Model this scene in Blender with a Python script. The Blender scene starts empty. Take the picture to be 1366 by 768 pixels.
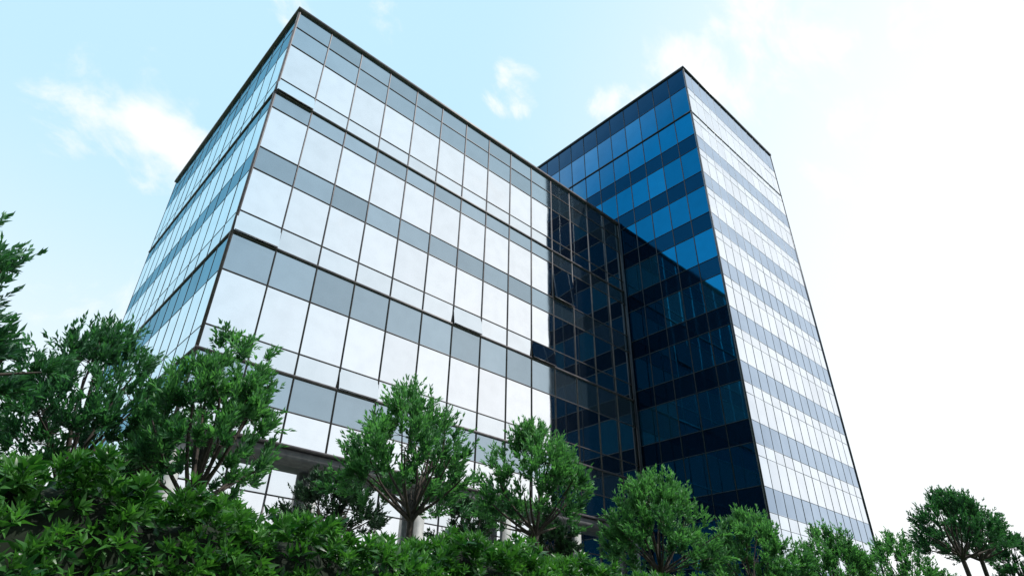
import bpy, math, random
import numpy as np
from mathutils import Vector, Matrix

random.seed(7)
H = 28.0
CAMZ = 1.6
def zz(h): return CAMZ + H*h
scene = bpy.context.scene
col = scene.collection

# ------------------------------------------------------------------ helpers
def link(o, parent=None):
    col.objects.link(o)
    if parent is not None: o.parent = parent
    return o
def empty(name, loc=(0,0,0)):
    e = bpy.data.objects.new(name, None); e.location = loc; e.empty_display_size = 0.5
    return link(e)
def mesh_np(name, V, F, mats, attr=None, midx=None, parent=None, smooth=False):
    """V (n,3), F (m,k) uniform size faces"""
    V = np.asarray(V, dtype=np.float32); F = np.asarray(F, dtype=np.int32)
    me = bpy.data.meshes.new(name)
    m, k = F.shape
    me.vertices.add(len(V)); me.vertices.foreach_set('co', V.ravel())
    me.loops.add(m*k); me.loops.foreach_set('vertex_index', F.ravel())
    me.polygons.add(m)
    me.polygons.foreach_set('loop_start', np.arange(0, m*k, k, dtype=np.int32))
    me.polygons.foreach_set('loop_total', np.full(m, k, dtype=np.int32))
    for mt in mats: me.materials.append(mt)
    if midx is not None: me.polygons.foreach_set('material_index', np.asarray(midx, dtype=np.int32))
    if attr is not None:
        a = me.attributes.new('v', 'FLOAT', 'POINT'); a.data.foreach_set('value', np.asarray(attr, dtype=np.float32))
    if smooth: me.polygons.foreach_set('use_smooth', np.ones(m, dtype=bool))
    me.update(calc_edges=True); me.validate()
    return link(bpy.data.objects.new(name, me), parent)

class Boxes:
    def __init__(s): s.V=[]; s.F=[]
    def box(s, p, ax, ay, az):
        p=np.array(p,float); ax=np.array(ax,float); ay=np.array(ay,float); az=np.array(az,float)
        n=len(s.V)
        for c in ((0,0,0),(1,0,0),(1,1,0),(0,1,0),(0,0,1),(1,0,1),(1,1,1),(0,1,1)):
            s.V.append(p+ax*c[0]+ay*c[1]+az*c[2])
        fs=[(0,3,2,1),(4,5,6,7),(0,1,5,4),(1,2,6,5),(2,3,7,6),(3,0,4,7)]
        if np.dot(np.cross(ax,ay),az)<0: fs=[f[::-1] for f in fs]
        for f in fs: s.F.append([n+i for i in f])
    def aabb(s,x0,y0,z0,x1,y1,z1): s.box((x0,y0,z0),(x1-x0,0,0),(0,y1-y0,0),(0,0,z1-z0))
    def make(s,name,mat,parent): return mesh_np(name,s.V,s.F,[mat],parent=parent)

# ------------------------------------------------------------------ materials
def newmat(name):
    m = bpy.data.materials.new(name); m.use_nodes=True
    nt=m.node_tree
    for n in list(nt.nodes): nt.nodes.remove(n)
    out=nt.nodes.new('ShaderNodeOutputMaterial')
    return m,nt,out
def N(nt,t,**kw):
    n=nt.nodes.new(t)
    for k,v in kw.items(): setattr(n,k,v)
    return n
def math_(nt,op,a,b=None,clamp=False):
    n=N(nt,'ShaderNodeMath',operation=op); n.use_clamp=clamp
    for i,x in enumerate((a,b)):
        if x is None: continue
        if isinstance(x,(int,float)): n.inputs[i].default_value=x
        else: nt.links.new(x,n.inputs[i])
    return n.outputs[0]
def maprange(nt,val,a,b,c=0.,d=1.,smooth=True):
    n=N(nt,'ShaderNodeMapRange'); n.interpolation_type='SMOOTHSTEP' if smooth else 'LINEAR'
    nt.links.new(val,n.inputs['Value'])
    for k,x in zip(('From Min','From Max','To Min','To Max'),(a,b,c,d)): n.inputs[k].default_value=x
    return n.outputs['Result']
def mixc(nt,fac,a,b,mode='MIX'):
    n=N(nt,'ShaderNodeMix',data_type='RGBA',blend_type=mode)
    n.clamp_result=False
    for sock,x in ((n.inputs[0],fac),(n.inputs[6],a),(n.inputs[7],b)):
        if isinstance(x,(int,float)): sock.default_value=x
        elif isinstance(x,tuple): sock.default_value=(*x,1)
        else: nt.links.new(x,sock)
    return n.outputs[2]

def glass_mat(name, body, body2, tint0, tint1, f0, f1, rough=0.03, var=0.25, g0=.3, g1=.95, blind=None):
    m,nt,out=newmat(name)
    at=N(nt,'ShaderNodeAttribute',attribute_name='v')
    lw=N(nt,'ShaderNodeLayerWeight'); lw.inputs['Blend'].default_value=0.5
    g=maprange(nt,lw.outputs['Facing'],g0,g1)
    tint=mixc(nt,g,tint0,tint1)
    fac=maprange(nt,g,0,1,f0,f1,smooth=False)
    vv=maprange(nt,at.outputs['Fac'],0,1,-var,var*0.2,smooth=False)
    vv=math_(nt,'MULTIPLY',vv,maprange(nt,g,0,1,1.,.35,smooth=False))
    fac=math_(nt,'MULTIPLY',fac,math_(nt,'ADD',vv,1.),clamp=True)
    tc=N(nt,'ShaderNodeTexCoord')
    no=N(nt,'ShaderNodeTexNoise'); no.inputs['Scale'].default_value=0.55; no.inputs['Detail'].default_value=2
    nt.links.new(tc.outputs['Object'],no.inputs['Vector'])
    bump=N(nt,'ShaderNodeBump'); bump.inputs['Strength'].default_value=0.06; bump.inputs['Distance'].default_value=0.06
    nt.links.new(no.outputs['Fac'],bump.inputs['Height'])
    n2=N(nt,'ShaderNodeTexNoise'); n2.inputs['Scale'].default_value=1.3; n2.inputs['Detail'].default_value=6
    nt.links.new(tc.outputs['Object'],n2.inputs['Vector'])
    fac=math_(nt,'MULTIPLY',fac,maprange(nt,n2.outputs['Fac'],0.3,0.8,1.0,0.92))
    gl=N(nt,'ShaderNodeBsdfGlossy'); gl.inputs['Roughness'].default_value=rough
    nt.links.new(tint,gl.inputs['Color']); nt.links.new(bump.outputs[0],gl.inputs['Normal'])
    df=N(nt,'ShaderNodeBsdfDiffuse')
    bc=mixc(nt,at.outputs['Fac'],body,body2)
    if blind: bc=mixc(nt,math_(nt,'GREATER_THAN',at.outputs['Fac'],.80),bc,blind)
    nt.links.new(bc,df.inputs['Color'])
    mx=N(nt,'ShaderNodeMixShader'); nt.links.new(fac,mx.inputs[0])
    nt.links.new(df.outputs[0],mx.inputs[1]); nt.links.new(gl.outputs[0],mx.inputs[2])
    nt.links.new(mx.outputs[0],out.inputs[0])
    return m
def plain_mat(name, c1, c2, rough=0.6, scale=4., metallic=0., bump=0.0):
    m,nt,out=newmat(name)
    p=N(nt,'ShaderNodeBsdfPrincipled'); p.inputs['Roughness'].default_value=rough; p.inputs['Metallic'].default_value=metallic
    tc=N(nt,'ShaderNodeTexCoord'); no=N(nt,'ShaderNodeTexNoise'); no.inputs['Scale'].default_value=scale; no.inputs['Detail'].default_value=8
    nt.links.new(tc.outputs['Object'],no.inputs['Vector'])
    nt.links.new(mixc(nt,maprange(nt,no.outputs['Fac'],0.3,0.7),c1,c2),p.inputs['Base Color'])
    if bump:
        b=N(nt,'ShaderNodeBump'); b.inputs['Strength'].default_value=bump
        nt.links.new(no.outputs['Fac'],b.inputs['Height']); nt.links.new(b.outputs[0],p.inputs['Normal'])
    nt.links.new(p.outputs[0],out.inputs[0]); return m
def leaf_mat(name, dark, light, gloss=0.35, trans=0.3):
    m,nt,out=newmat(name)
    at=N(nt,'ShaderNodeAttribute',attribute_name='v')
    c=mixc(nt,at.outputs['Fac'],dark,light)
    p=N(nt,'ShaderNodeBsdfPrincipled'); p.inputs['Roughness'].default_value=gloss
    nt.links.new(c,p.inputs['Base Color'])
    t=N(nt,'ShaderNodeBsdfTranslucent')
    nt.links.new(mixc(nt,1.0,c,(1.3,1.6,0.7),'MULTIPLY'),t.inputs['Color'])
    mx=N(nt,'ShaderNodeMixShader'); mx.inputs[0].default_value=trans
    nt.links.new(p.outputs[0],mx.inputs[1]); nt.links.new(t.outputs[0],mx.inputs[2])
    nt.links.new(mx.outputs[0],out.inputs[0]); return m

M_gA  = glass_mat('office_glass',(.02,.03,.045),(.05,.06,.075),(.91,.93,.955),(.76,.93,.98),.96,1.0,var=.07)
M_gA2 = glass_mat('office_glass_lower',(.02,.03,.045),(.04,.05,.065),(.85,.89,.92),(.72,.90,.96),.93,.98,var=.09)
M_sA  = glass_mat('office_spandrel',(.03,.05,.065),(.045,.065,.085),(.62,.75,.84),(.26,.52,.66),.60,.74,rough=.06,var=.24,g0=.3,g1=.8)
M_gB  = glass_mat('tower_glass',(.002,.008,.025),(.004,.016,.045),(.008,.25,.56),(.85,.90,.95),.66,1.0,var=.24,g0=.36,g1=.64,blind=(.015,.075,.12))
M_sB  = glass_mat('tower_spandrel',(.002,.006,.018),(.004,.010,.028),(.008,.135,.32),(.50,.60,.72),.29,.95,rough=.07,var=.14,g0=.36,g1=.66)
M_frame = plain_mat('bronze_frame',(.080,.072,.082),(.13,.115,.12),rough=.5,metallic=.1)
M_frameB= plain_mat('dark_frame',(.012,.020,.034),(.025,.036,.052),rough=.4,metallic=.4)
M_frameL= plain_mat('silver_frame',(.10,.125,.16),(.15,.175,.21),rough=.4,metallic=.3)
M_roof = plain_mat('roof_gravel',(.12,.12,.12),(.2,.2,.19),rough=.9,scale=20)
M_conc = plain_mat('column_concrete',(.30,.31,.31),(.42,.42,.41),rough=.8,scale=3,bump=.1)
M_soff = plain_mat('soffit_panel',(.11,.11,.12),(.17,.17,.175),rough=.7)
M_bark = plain_mat('bark',(.030,.025,.022),(.07,.055,.045),rough=.9,scale=14,bump=.5)
M_leaf = leaf_mat('leaf_green',(.022,.100,.048),(.130,.330,.130),gloss=.5,trans=.38)
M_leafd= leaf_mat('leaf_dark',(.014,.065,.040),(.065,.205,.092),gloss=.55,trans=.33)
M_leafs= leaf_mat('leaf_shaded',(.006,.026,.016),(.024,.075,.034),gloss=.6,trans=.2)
M_hedge= leaf_mat('hedge_leaf',(.012,.070,.014),(.100,.280,.056),gloss=.38,trans=.28)
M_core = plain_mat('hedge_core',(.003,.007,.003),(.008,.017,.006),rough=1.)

# ------------------------------------------------------------------ facade
def facade(bname, parent, origin, d, n, width, cols, rows, mats, frame_mat, ledges, mull=0.05, proud=0.04, opened=(), seed=0, tilt=0.003, ledge_h=.10, ledge_p=.07, hbar=.045):
    rng=random.Random(seed)
    o=np.array([origin[0],origin[1],0.]); d=np.array([d[0],d[1],0.]); n=np.array([n[0],n[1],0.]); up=np.array([0,0,1.])
    V=[];F=[];A=[];MI=[]
    cw=width/cols
    B=Boxes()
    for ri,(z1,z0,kind) in enumerate(rows):
        for c in range(cols):
            a=o+d*(c*cw); b=o+d*((c+1)*cw)
            t=[rng.uniform(-tilt,tilt) for _ in range(4)]
            if (ri,c) in opened:
                t[0]+=.17; t[1]+=.17
                B.box(a+up*(z0+.01)+n*.13+d*.03,d*(cw-.06),n*.045,up*.04)
            P=[a+up*z0+n*t[0], b+up*z0+n*t[1], b+up*z1+n*t[2], a+up*z1+n*(t[0]+t[2]-t[1])]
            k=len(V); V+=P
            f=[k,k+1,k+2,k+3]
            if np.dot(np.cross(P[1]-P[0],P[3]-P[0]),n)<0: f=f[::-1]
            F.append(f); A+= [rng.random()]*4
            MI.append({'G':0,'g':1,'S':2}[kind])
    mesh_np(bname+'_panes',V,F,mats,attr=A,midx=MI,parent=parent)
    zt=rows[0][0]; zb=rows[-1][1]
    for c in range(cols+1):
        w=mull if 0<c<cols else .11
        a=o+d*(c*cw-w/2)+up*zb-n*.05
        B.box(a,d*w,n*(.05+proud),up*(zt-zb))
    for ri,(z1,z0,kind) in enumerate(rows[:-1]):
        if any(abs(z0-l)<.05 for l in ledges): continue
        B.box(o+up*(z0-hbar/2)-n*.05,d*width,n*(.05+proud*.7),up*hbar)
    for l in ledges:
        B.box(o+up*(l-ledge_h/2)-n*.05-d*.06,d*(width+.12),n*(.05+ledge_p),up*ledge_h)
    B.make(bname+'_mullions',frame_mat,parent)

bld=empty('office_building',(0,0,0))
twr=empty('office_tower',(0,0,0))
AX=25.4; AY=17.9; BX0=25.4; BY0=-7.2; BX1=BX0+13.5; BY1=18.5
ZA=zz(1.0); ZB=zz(1.392)
hA=[(1.0,.957,'S'),(.957,.910,'S'),(.910,.824,'G'),(.824,.793,'g'),(.793,.758,'S'),(.758,.672,'G'),(.672,.629,'S'),(.629,.549,'G'),(.549,.511,'g'),
    (.511,.450,'S'),(.450,.367,'G'),(.367,.333,'g'),(.333,.284,'S'),(.284,.24,'G')]
rowsA=[(zz(a),zz(b),k) for a,b,k in hA]
ledA=[zz(.793),zz(.511),zz(.333),zz(.24)]
matsA=[M_gA,M_gA2,M_sA]
facade('front',bld,(0,0),(1,0),(0,-1),AX,14,rowsA,matsA,M_frame,ledA,opened={(3,0),(8,0),(8,9),(8,6),(5,10),(11,3)},seed=1)
facade('side',bld,(0,0),(0,1),(-1,0),AY,13,rowsA,matsA,M_frame,ledA,seed=2,mull=.04,proud=.012,ledge_p=.05,hbar=.035)
B=Boxes()
B.aabb(.02,.02,zz(.24)+.1,AX-.01,AY,ZA-.3)
B.make('core',M_soff,bld)
B=Boxes()
for (x0,y0,x1,y1) in ((-.12,-.12,AX-.02,.3),(-.12,.3,.3,AY+.1),(.3,AY-.3,AX-.02,AY+.1)):
    B.aabb(x0,y0,ZA-.02,x1,y1,ZA+.16)
B.make('coping',M_frame,bld)
B=Boxes(); B.aabb(.3,.3,ZA-.29,AX-.02,AY-.3,ZA-.1); B.make('roof',M_roof,bld)
B=Boxes(); B.aabb(.05,.05,zz(.24)-.45,AX,AY,zz(.24)-.1); B.make('soffit',M_soff,bld)
zs=zz(.24)-.45
B=Boxes()
for i in range(6):
    x=.5+i*4.85
    B.aabb(x-.18,.25,0,x+.18,.6,zs-.005)
for i in range(1,5):
    y=.5+i*4.2
    B.aabb(.25,y-.18,0,.6,y+.18,zs-.005)
B.make('columns',M_conc,bld)
rowsG=[(zs,zs-1.1,'g'),(zs-1.1,2.9,'G'),(2.9,.35,'G'),(.35,0,'S')]
facade('lobby_front',bld,(.8,.9),(1,0),(0,-1),AX-.8,16,rowsG,matsA,M_frame,[],seed=3)
facade('lobby_side',bld,(.8,.9),(0,1),(-1,0),AY-.9,11,rowsG,matsA,M_frame,[],seed=4)

# tower rows: every storey = vision glass (split by a thin transom) + spandrel
rB=[(ZB,zz(1.322),'S'),(zz(1.322),zz(1.228),'G')]
h=1.228
while h>.06:
    rB.append((zz(h),zz(h-.0785),'G')); rB.append((zz(h-.0785),zz(h-.1235),'S')); h-=.1235
rB.append((zz(h),0,'G'))
rBf=[]
for (a,b,k) in rB:
    if k=='G' and b>0:
        m_=a-(a-b)*.30; rBf+=[(a,m_,'G'),(m_,b,'G')]
    else: rBf.append((a,b,k))
ledB=[zz(1.228)]
matsB=[M_gB,M_gB,M_sB]
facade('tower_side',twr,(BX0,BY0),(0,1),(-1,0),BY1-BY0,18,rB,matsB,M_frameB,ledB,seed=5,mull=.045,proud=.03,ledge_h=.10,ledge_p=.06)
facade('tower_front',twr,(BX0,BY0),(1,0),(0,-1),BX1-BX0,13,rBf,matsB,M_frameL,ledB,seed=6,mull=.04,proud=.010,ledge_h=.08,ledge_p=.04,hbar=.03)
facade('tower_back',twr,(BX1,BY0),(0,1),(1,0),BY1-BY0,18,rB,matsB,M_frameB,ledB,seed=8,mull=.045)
B=Boxes(); B.aabb(BX0+.02,BY0+.02,0,BX1-.02,BY1,ZB-.3); B.make('tower_core',M_soff,twr)
B=Boxes()
B.aabb(BX0-.09,BY0-.09,ZB-.02,BX1+.09,BY0+.3,ZB+.16)
B.aabb(BX0-.09,BY0+.3,ZB-.02,BX0+.3,BY1+.1,ZB+.16)
B.aabb(BX1-.3,BY0+.3,ZB-.02,BX1+.09,BY1+.1,ZB+.16)
B.make('tower_coping',M_frameB,twr)
B=Boxes(); B.aabb(BX0-.20,-.22,0,BX0-.065,-.07,ZA+.1); B.make('corner_post',M_frameB,twr)

# ------------------------------------------------------------------ ground
mesh_np('ground',[(-900,-900,0),(900,-900,0),(900,900,0),(-900,900,0)],[(0,1,2,3)],[plain_mat('lawn',(.03,.06,.02),(.06,.10,.03),rough=1,scale=.8)])
mesh_np('plaza_pavement',[(-6,-6,.004),(60,-6,.004),(60,30,.004),(-6,30,.004)],[(0,1,2,3)],[plain_mat('paving',(.25,.25,.24),(.33,.32,.31),rough=.9,scale=2)])

# ------------------------------------------------------------------ foliage
def nrm(a): return a/np.maximum(np.linalg.norm(a,axis=-1,keepdims=True),1e-6)
def leaves_mesh(P, D, L, W, rng, fold=0.25, quad=False):
    n=len(P)
    up=nrm(rng.normal(size=(n,3))+np.array([0,0,1.2]))
    S=nrm(np.cross(D,up)); U=np.cross(S,D)
    L=L[:,None]; W=W[:,None]
    mid=P+D*L*.45+U*L*.06
    tip=P+D*L-U*L*.10
    l=mid+S*W*.5+U*W*fold; r=mid-S*W*.5+U*W*fold
    if quad:
        V=np.stack([P,l,tip,r],1).reshape(-1,3); b=(np.arange(n)*4)[:,None]
        F=np.concatenate([b+np.array([[0,2,1]]),b+np.array([[0,3,2]])],0)
        return V,F
    V=np.stack([P,l,mid,r,tip],1).reshape(-1,3)
    b=(np.arange(n)*5)[:,None]
    F=np.concatenate([b+np.array([[0,2,1]]),b+np.array([[0,3,2]]),b+np.array([[1,2,4]]),b+np.array([[2,3,4]])],0)
    return V,F
def tube(V,F,p0,p1,r0,r1,k=6):
    p0=np.array(p0,float);p1=np.array(p1,float); d=nrm(p1-p0)
    a=nrm(np.cross(d,[.31,.9,.2])); b=np.cross(d,a); n=len(V)
    for p,r in ((p0,r0),(p1,r1)):
        for i in range(k):
            t=2*math.pi*i/k; V.append(p+a*r*math.cos(t)+b*r*math.sin(t))
    for i in range(k): F.append((n+i,n+(i+1)%k,n+k+(i+1)%k,n+k+i))
def curve_limb(V,F,p0,p1,r0,r1,rng,bow=.15,seg=5):
    p0=np.array(p0,float);p1=np.array(p1,float); L=np.linalg.norm(p1-p0)
    off=rng.normal(size=3)*bow*L; off[2]=abs(off[2])*-.3
    pts=[]
    for i in range(seg+1):
        t=i/seg; pts.append(p0*(1-t)+p1*t+off*math.sin(t*math.pi)*.5)
    for i in range(seg):
        tube(V,F,pts[i],pts[i+1],r0+(r1-r0)*i/seg,r0+(r1-r0)*(i+1)/seg)
    return pts
def tree(x,y,zc,w,hh,seed,mat=None,name='broadleaf_tree',leaf=.13,leafn=17,lean=0.,shoots=840,clumpy=.5):
    """vase crown of feathery upswept shoots carried on limbs; gaps between boughs"""
    rng=np.random.default_rng(seed); mat=mat or M_leaf
    e=empty(name,(x,y,0))
    BV=[];BF=[]
    base=zc-hh*.5
    fork=np.array([rng.normal()*.06,rng.normal()*.06,max(base+hh*.05,1.)])
    tr=.012*zc+.012
    curve_limb(BV,BF,(lean,0,-.1),fork,tr*1.3,tr*.85,rng,bow=.04)
    ph=rng.uniform(0,6.28,6)
    def radius(az,s):
        prof=np.interp(s,[0,.08,.28,.55,.82,1.],[.50,.92,1.,.80,.44,.08])
        return prof*(1+.11*np.sin(3*az+ph[0]+4*s)+.11*np.sin(5*az+ph[1]-7*s)+.09*np.sin(9*az+ph[2]+13*s))
    limbs=[]
    nl=17
    for i in range(nl):
        a=6.283*i*.618+rng.uniform(-.3,.3); s=rng.uniform(.15,.85) if i>2 else rng.uniform(.75,.95)
        r=radius(a,s)*.82*w*.5
        q=np.array([math.cos(a)*r,math.sin(a)*r,base+s*hh*.9])
        pts=curve_limb(BV,BF,fork-np.array([0,0,rng.uniform(0,.25)]),q,tr*.5,tr*.13,rng,bow=.12,seg=6)
        limbs+=pts[2:]
    limbs=np.array(limbs)
    PP=[];DD=[];VV=[]
    nt_=shoots//6
    k_=0; guard=0
    while k_<nt_ and guard<20000:
        guard+=1
        a=rng.uniform(0,6.283); s=rng.uniform(0.02,1)**.95
        rr=rng.uniform(.2,1.)**.42
        R_=radius(a,s)
        if rng.random()>R_*1.1+.15: continue
        r=R_*rr*w*.5*.88
        c=np.array([math.cos(a)*r,math.sin(a)*r,base+s*hh*.90+rng.normal()*.03*hh])
        if s<.25: c[2]+=(1-rr)*.15*hh
        dl=np.linalg.norm(limbs-c,axis=1)
        if dl.min()>w*.16*rng.uniform(.5,1.35) and rng.random()<clumpy+.3: continue
        k_+=1
        j=np.argmin(dl+rng.uniform(0,.25,len(limbs)))
        if rng.random()<.5: curve_limb(BV,BF,limbs[j],c,tr*.12,tr*.04,rng,bow=.12,seg=2)
        out=nrm(c-np.array([0,0,base-.05*hh]))
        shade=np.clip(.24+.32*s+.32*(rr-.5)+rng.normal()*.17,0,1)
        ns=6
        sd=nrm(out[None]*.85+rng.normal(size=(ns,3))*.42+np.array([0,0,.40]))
        sl=rng.uniform(.06,.16,ns)*w
        for k in range(ns):
            t=np.sort(rng.uniform(.0,1,leafn))
            side=nrm(rng.normal(size=(leafn,3)))
            PP.append(c+sd[k]*sl[k]*t[:,None]+side*.01)
            DD.append(nrm(sd[k]*.85+side*.65*(1.15-t[:,None]*.7)+np.array([0,0,.05])))
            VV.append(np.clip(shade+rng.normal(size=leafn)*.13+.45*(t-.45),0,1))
    P=np.concatenate(PP);D=np.concatenate(DD);v=np.concatenate(VV)
    n=len(P)
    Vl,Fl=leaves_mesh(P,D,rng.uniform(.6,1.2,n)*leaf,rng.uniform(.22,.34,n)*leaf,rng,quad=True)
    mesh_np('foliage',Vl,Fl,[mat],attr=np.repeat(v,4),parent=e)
    mesh_np('trunk_and_limbs',BV,BF,[M_bark],parent=e,smooth=True)
    return e

CY=-21.7
T=[ (-3.6,CY+12,5.3,3.4,2.8,11,M_leafd,.13,960),
    (-2.25,CY+10,5.05,2.45,2.9,12,M_leaf,.12,900),
    (2.7,CY+12,5.85,3.7,3.0,13,M_leaf,.14,960),
    (6.75,CY+12,6.0,3.5,3.0,14,M_leaf,.14,900),
    (10.8,CY+11,5.3,3.7,2.9,15,M_leaf,.14,960),
    (16.3,CY+11,5.1,3.6,2.9,16,M_leaf,.15,900),
    (22.6,CY+11,5.4,3.7,2.9,17,M_leaf,.15,900),
    (30.4,CY+11,5.9,4.6,3.0,18,M_leaf,.16,840),
    (25.4,CY+7,6.8,3.7,2.5,19,M_leafd,.14,780),
    (28.8,CY+7.1,7.0,3.4,2.4,20,M_leafd,.14,780),
    (34.6,CY+7,6.3,3.0,2.6,21,M_leafd,.15,600),
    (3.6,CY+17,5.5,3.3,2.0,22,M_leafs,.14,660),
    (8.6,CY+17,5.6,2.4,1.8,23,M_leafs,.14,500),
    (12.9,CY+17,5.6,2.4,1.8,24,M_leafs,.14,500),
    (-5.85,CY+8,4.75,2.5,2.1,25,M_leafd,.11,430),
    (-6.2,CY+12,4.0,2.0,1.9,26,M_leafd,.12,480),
]
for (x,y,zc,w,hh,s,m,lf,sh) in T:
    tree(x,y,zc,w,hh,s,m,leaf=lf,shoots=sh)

def hedge():
    rng=np.random.default_rng(5)
    e=empty('hedge',(0,0,0))
    y0=CY+6.1; zt=2.82; depth=2.2
    N_=8500
    X=np.where(rng.random(N_)<.6, rng.uniform(-10,4,N_), rng.uniform(4,26,N_))
    kind=rng.random(N_)
    def hump(x,y):
        return .12*np.sin(x*1.3+.5)+.08*np.sin(x*2.9+y*2+1.)+.06*np.sin(x*6.1-y*3)+.05*np.sin(y*5)
    front=kind<.6
    Y=np.where(front,y0-rng.uniform(0,.25,N_),y0+rng.uniform(-.1,depth,N_))
    Z=np.where(front,rng.uniform(.6,zt,N_),zt+hump(X,Y)+rng.normal(size=N_)*.05)
    Z=np.where(front & (Z>zt-.5), Z+hump(X,y0)*(Z-zt+.5)/.5, Z)
    Y=np.where(front,Y-.16*np.sin(X*1.9+Z*2)-.12*np.sin(Z*5+X*3.1)+.35*np.clip((Z-zt+.5)/.5,0,1)**2,Y)
    out=np.where(front[:,None],np.array([0,-1,.55]),np.array([0,-.35,1.]))
    out=nrm(out+rng.normal(size=(N_,3))*.3)
    C=np.stack([X,Y,Z],1)
    k=12
    a=rng.uniform(0,6.28,(N_,1))+np.arange(k)[None]*2.4
    spread=np.linspace(.25,1.25,k)[None]+rng.normal(size=(N_,k))*.1
    t1=nrm(np.cross(out,np.array([.3,.2,.9]))); t2=np.cross(out,t1)
    D=out[:,None,:]*np.cos(spread)[...,None]+(t1[:,None,:]*np.cos(a)[...,None]+t2[:,None,:]*np.sin(a)[...,None])*np.sin(spread)[...,None]
    P=C[:,None,:]-out[:,None,:]*(np.linspace(0,.07,k)[None,:,None])
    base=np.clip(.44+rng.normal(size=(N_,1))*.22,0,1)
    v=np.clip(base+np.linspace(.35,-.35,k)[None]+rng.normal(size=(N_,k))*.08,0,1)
    P=P.reshape(-1,3); D=nrm(D.reshape(-1,3)); n=len(P)
    L=(np.linspace(.10,.175,k)[None]*rng.uniform(.75,1.2,(N_,1))).ravel()
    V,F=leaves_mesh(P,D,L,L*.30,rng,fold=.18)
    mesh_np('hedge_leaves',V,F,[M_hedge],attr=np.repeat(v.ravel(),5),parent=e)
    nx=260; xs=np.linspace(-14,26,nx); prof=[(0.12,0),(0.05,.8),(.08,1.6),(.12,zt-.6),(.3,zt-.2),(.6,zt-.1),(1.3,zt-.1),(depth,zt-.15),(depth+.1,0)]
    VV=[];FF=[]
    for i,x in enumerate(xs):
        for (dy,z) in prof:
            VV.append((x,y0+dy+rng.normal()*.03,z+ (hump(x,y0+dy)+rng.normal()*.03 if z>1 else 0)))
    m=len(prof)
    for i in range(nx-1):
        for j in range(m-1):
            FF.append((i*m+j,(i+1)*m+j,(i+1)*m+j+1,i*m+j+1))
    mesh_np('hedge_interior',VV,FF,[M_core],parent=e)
hedge()

# ------------------------------------------------------------------ sun + sky
SUN_AZ=-58; SUN_EL=58
sd=Vector((math.cos(math.radians(SUN_EL))*math.cos(math.radians(SUN_AZ)),math.cos(math.radians(SUN_EL))*math.sin(math.radians(SUN_AZ)),math.sin(math.radians(SUN_EL))))
L=bpy.data.lights.new('sun','SUN'); L.energy=4.4; L.angle=math.radians(.6); L.color=(1,.96,.9)
so=bpy.data.objects.new('sun',L); link(so); so.rotation_euler=sd.to_track_quat('Z','Y').to_euler(); so.location=(0,0,60)

w=bpy.data.worlds.new('World'); scene.world=w; w.use_nodes=True
nt=w.node_tree
for n in list(nt.nodes): nt.nodes.remove(n)
out=N(nt,'ShaderNodeOutputWorld'); bg=N(nt,'ShaderNodeBackground'); bg.inputs['Strength'].default_value=.1
nt.links.new(bg.outputs[0],out.inputs[0])
sky=N(nt,'ShaderNodeTexSky',sky_type='NISHITA'); sky.sun_disc=False
sky.sun_elevation=math.radians(SUN_EL); sky.sun_rotation=math.atan2(sd.x,sd.y)
tc=N(nt,'ShaderNodeTexCoord')
dirv=tc.outputs['Generated']
def dot(v):
    v=Vector(v).normalized()
    n=N(nt,'ShaderNodeVectorMath',operation='DOT_PRODUCT'); nt.links.new(dirv,n.inputs[0]); n.inputs[1].default_value=v; return n.outputs['Value']
def azel(az,el):
    az=math.radians(az);el=math.radians(el); return (math.cos(el)*math.cos(az),math.cos(el)*math.sin(az),math.sin(el))
veil=mixc(nt,.86,sky.outputs[0],(6.5,9.8,11.8))
haze=maprange(nt,dot(azel(-22,6)),.18,.95)
sep=N(nt,'ShaderNodeSeparateXYZ'); nt.links.new(dirv,sep.inputs[0])
low=maprange(nt,sep.outputs['Z'],0.12,.66,1.0,0.)
f=math_(nt,'MAXIMUM',haze,low)
c1=mixc(nt,f,veil,mixc(nt,haze,(9.6,10.2,10.7),(11.2,11.4,11.6)))
mp=N(nt,'ShaderNodeMapping'); nt.links.new(dirv,mp.inputs[0]); mp.inputs['Rotation'].default_value=(.5,.3,.6); mp.inputs['Scale'].default_value=(1.3,2.2,1.8)
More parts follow.
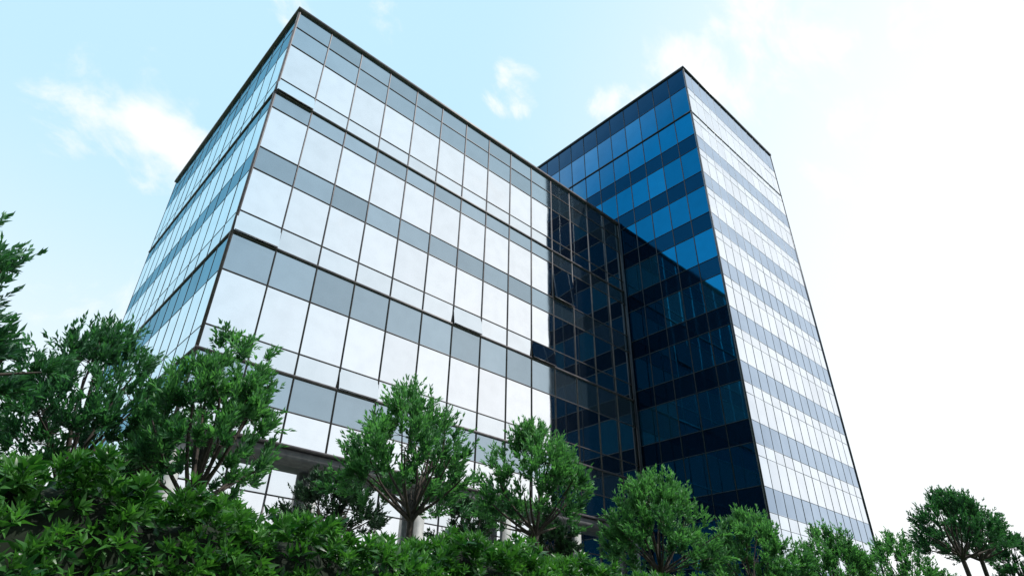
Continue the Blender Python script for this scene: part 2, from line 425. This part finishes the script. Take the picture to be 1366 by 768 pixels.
no=N(nt,'ShaderNodeTexNoise'); no.inputs['Scale'].default_value=5.0; no.inputs['Detail'].default_value=8; no.inputs['Roughness'].default_value=.6; no.inputs['Distortion'].default_value=.35
nt.links.new(mp.outputs[0],no.inputs['Vector'])
acc=no.outputs['Fac']
for (a_,e_,r_,s_) in ((47.5,49.1,3.6,.28),(18.6,49,9,.20),(27,47,6,.13),(36.2,48,3.0,.20),(89,40,6,.15),(84.5,37.0,5,.17),(92.5,35.6,4,.17),(80,50.8,4,.16),(9,34,9,.14),(70,30,6,.05),(4,44,9,.12),(-40,35,25,.06),(140,35,25,.06)):
    mk=maprange(nt,dot(azel(a_,e_)),math.cos(math.radians(r_)),math.cos(math.radians(r_*.15)),0.,s_)
    acc=math_(nt,'ADD',acc,mk)
cl=maprange(nt,acc,.60,.84)
c2=mixc(nt,math_(nt,'MULTIPLY',cl,.9),c1,(10.9,10.9,10.9))
dk=maprange(nt,dot(azel(214,25)),.76,.94,1.,.07)  # invented dark sky patch behind the camera, darkens the double reflections in the corner
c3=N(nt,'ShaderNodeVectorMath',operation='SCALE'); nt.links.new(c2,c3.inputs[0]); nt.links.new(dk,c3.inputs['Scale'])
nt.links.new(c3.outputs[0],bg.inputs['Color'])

# ------------------------------------------------------------------ camera
th=math.radians(31.43); ro=.0169
az=math.radians(47.3)
F=Vector((math.cos(az),math.sin(az),0)); R=Vector((math.sin(az),-math.cos(az),0)); Z=Vector((0,0,1))
fw=F*math.cos(th)+Z*math.sin(th); up=-F*math.sin(th)+Z*math.cos(th)
cr=(R+up*ro).normalized(); cu=(up-R*ro).normalized()
M=Matrix(((cr.x,cu.x,-fw.x,-.1873*H),(cr.y,cu.y,-fw.y,-.7762*H),(cr.z,cu.z,-fw.z,CAMZ),(0,0,0,1)))
cam=bpy.data.cameras.new('camera'); co=bpy.data.objects.new('camera',cam); link(co); co.matrix_world=M
cam.sensor_width=36; cam.lens=830/1366*36; cam.clip_start=.05; cam.clip_end=3000
scene.camera=co
scene.view_settings.view_transform='Standard'; scene.view_settings.look='None'; scene.view_settings.exposure=0
